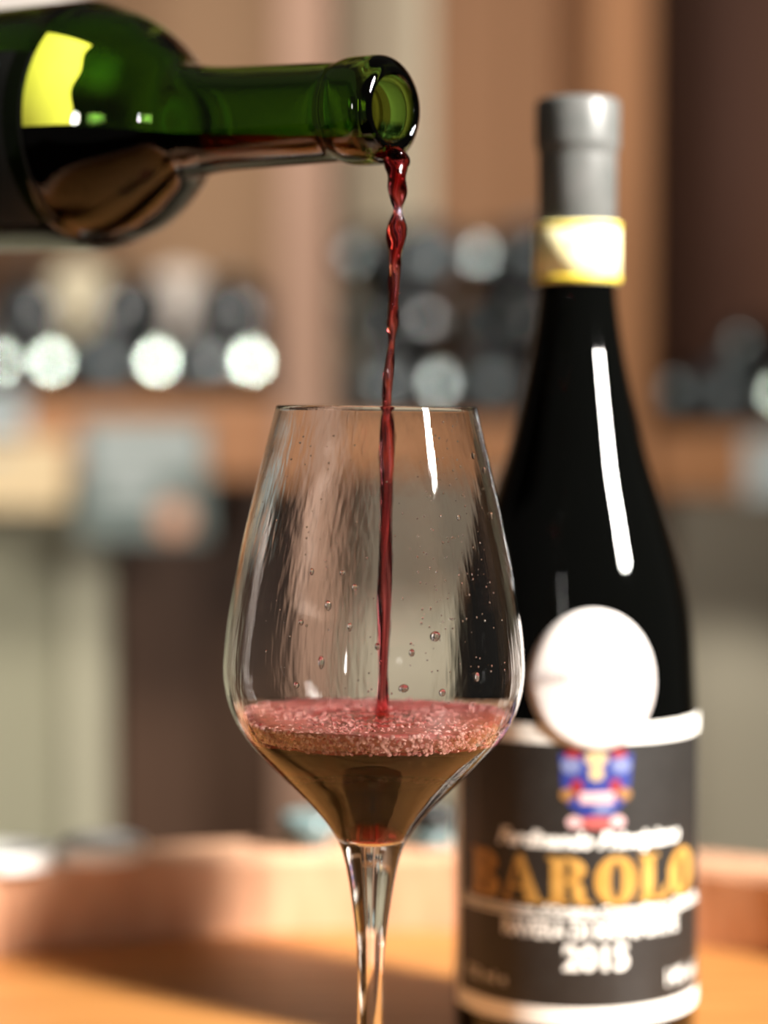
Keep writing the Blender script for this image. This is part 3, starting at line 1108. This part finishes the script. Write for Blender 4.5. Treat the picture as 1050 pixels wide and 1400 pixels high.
bm = bmesh.new(); lathe(bm, g_in[::-1] + [lip[0]], 112)          # the dry part of the inside
bmesh.ops.recalc_face_normals(bm, faces=bm.faces[:])
bm.transform(PM)
cut = [f for f in bm.faces if True]
bmesh.ops.bisect_plane(bm, geom=bm.verts[:] + bm.edges[:] + bm.faces[:], plane_co=p_cut, plane_no=nrm, dist=1e-7)
T_LIP = g_in[0][1]
pinv = PM.inverted()
wet = [f for f in bm.faces if (f.calc_center_median() - p_cut).dot(nrm) < 0 and (pinv @ f.calc_center_median()).z > T_LIP]
bmesh.ops.delete(bm, geom=wet, context='FACES')
bm.transform(pinv)
cen = sum(((f.normal.x * f.calc_center_median().x + f.normal.y * f.calc_center_median().y) for f in bm.faces), 0.0)
bm.normal_update()
if sum(((f.normal.x * f.calc_center_median().x + f.normal.y * f.calc_center_median().y) for f in bm.faces), 0.0) > 0:
    bmesh.ops.reverse_faces(bm, faces=bm.faces[:])
b2 = bmesh.new(); lathe(b2, lip + g_out, 112)
b2.normal_update()
if sum(((f.normal.x * f.calc_center_median().x + f.normal.y * f.calc_center_median().y) for f in b2.faces), 0.0) < 0:
    bmesh.ops.reverse_faces(b2, faces=b2.faces[:])
tmp = bpy.data.meshes.new('tmp'); b2.to_mesh(tmp); b2.free()
bm.from_mesh(tmp); bpy.data.meshes.remove(tmp)
bmesh.ops.remove_doubles(bm, verts=bm.verts[:], dist=1e-6)
bm_obj('bottle_glass', bm, M['green'], pour)

# wine lying in the lower half of the bottle: the inside cut by the liquid surface
bm = bmesh.new()
lathe(bm, g_in, 112)
bm.transform(PM)
bmesh.ops.bisect_plane(bm, geom=bm.verts[:] + bm.edges[:] + bm.faces[:], plane_co=p_cut, plane_no=nrm, clear_outer=True, dist=1e-7)
bmesh.ops.holes_fill(bm, edges=[e for e in bm.edges if e.is_boundary], sides=0)
bmesh.ops.triangulate(bm, faces=[f for f in bm.faces if len(f.verts) > 4])
bmesh.ops.recalc_face_normals(bm, faces=bm.faces[:])
w2 = bm_obj('bottled_wine', bm, M['wine'], None, smooth=False)
w2.data.update()
mark_wet(w2, lambda p: abs(p.normal.dot(nrm)) < 0.995 and abs(p.normal.dot(ax)) < 0.995)
w2.data.polygons.foreach_set('use_smooth', [abs(p.normal.dot(nrm)) < 0.995 for p in w2.data.polygons])
sub(w2, MOUTH); w2.location = MOUTH
tag(w2, 'dark wine lying in the lower half of the tilted green bottle', 'wine')


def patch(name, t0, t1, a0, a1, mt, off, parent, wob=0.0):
    """curved colour patch on the bottle; angle 0 is straight up, positive towards the camera"""
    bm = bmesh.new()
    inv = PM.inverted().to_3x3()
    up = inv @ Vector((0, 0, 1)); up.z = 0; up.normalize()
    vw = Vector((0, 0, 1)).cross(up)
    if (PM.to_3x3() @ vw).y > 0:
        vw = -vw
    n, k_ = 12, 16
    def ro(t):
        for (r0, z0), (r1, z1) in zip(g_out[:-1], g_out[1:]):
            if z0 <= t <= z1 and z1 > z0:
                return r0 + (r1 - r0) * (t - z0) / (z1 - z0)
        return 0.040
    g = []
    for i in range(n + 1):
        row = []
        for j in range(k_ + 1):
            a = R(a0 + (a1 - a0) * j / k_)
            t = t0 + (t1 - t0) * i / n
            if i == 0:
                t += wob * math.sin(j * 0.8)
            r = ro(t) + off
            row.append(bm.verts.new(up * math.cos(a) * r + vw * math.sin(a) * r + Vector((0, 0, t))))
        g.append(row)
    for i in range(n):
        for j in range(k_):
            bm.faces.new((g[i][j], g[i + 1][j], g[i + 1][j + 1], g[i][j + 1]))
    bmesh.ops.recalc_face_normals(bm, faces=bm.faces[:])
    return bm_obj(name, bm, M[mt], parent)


lb = patch('dark_reflection_patch', 0.1175, 0.235, 60, 145, 'dark_reflect', 0.0003, pour)  # reflections and see-through light on the glass are painted as these patches
lb['label'] = 'painted dark reflection on the green glass'
patch('see_through_patch', 0.102, 0.117, 48, 96, 'back_label_glow', 0.0003, pour, 0.0006)['label'] = 'lime yellow patch painted for the back label seen through the glass'
patch('slate_reflection_patch', 0.130, 0.152, 66, 115, 'slate_reflect', 0.0005, lb)

# ------------------------------------------------------------------ the falling stream of wine
pts = [(522, 190, 6, 0.010), (533, 199, 11, 0.004), (540, 208, 14.5, 0.0), (542.5, 222, 15.5, 0), (543, 238, 15, 0), (543.5, 258, 12.5, 0), (544, 276, 8.5, 0), (544, 288, 7, 0), (542.5, 306, 11.5, 0),
       (542, 328, 12.5, 0), (540.5, 350, 10, 0), (540, 368, 7, 0), (538.5, 392, 7.5, 0), (537.5, 425, 8, 0), (536.5, 446, 7, 0), (535.5, 464, 4.8, 0), (533, 490, 6, 0), (530.5, 520, 6.2, 0),
       (528.5, 550, 7, 0), (529, 585, 9.5, 0), (528.5, 640, 8.8, 0), (527.5, 700, 9.5, 0), (526.5, 780, 8.5, 0), (525, 850, 8.8, 0), (524, 920, 7.5, 0), (523, 965, 8, 0), (522.5, 986, 9, 0)]
path = catmull([tuple(map(float, p)) for p in pts], 7)
bm = bmesh.new()
prev = None
NS = 20
base = P(523, 988, GD)
for i, (px, py, w, dd) in enumerate(path):
    c = P(px, py, GD + dd)
    r = w / S_G
    tw = i * 0.16
    cur = []
    for k in range(NS):
        a = 2 * math.pi * k / NS
        rr = r * (1 + 0.16 * math.cos(2 * (a - tw)) + 0.05 * math.cos(3 * (a + tw * 0.7)))
        cur.append(bm.verts.new((c.x + rr * math.cos(a), c.y + rr * math.sin(a), c.z)))
    if prev:
        for k in range(NS):
            bm.faces.new((prev[k], prev[(k + 1) % NS], cur[(k + 1) % NS], cur[k]))
    else:
        bm.faces.new(cur)
    prev = cur
bm.faces.new(prev[::-1])
bmesh.ops.recalc_face_normals(bm, faces=bm.faces[:])
s = bm_obj('wine_stream', bm, M['stream'])
sub(s, base); s.location = base
tag(s, 'thin twisting red stream of wine falling into the glass', 'wine')
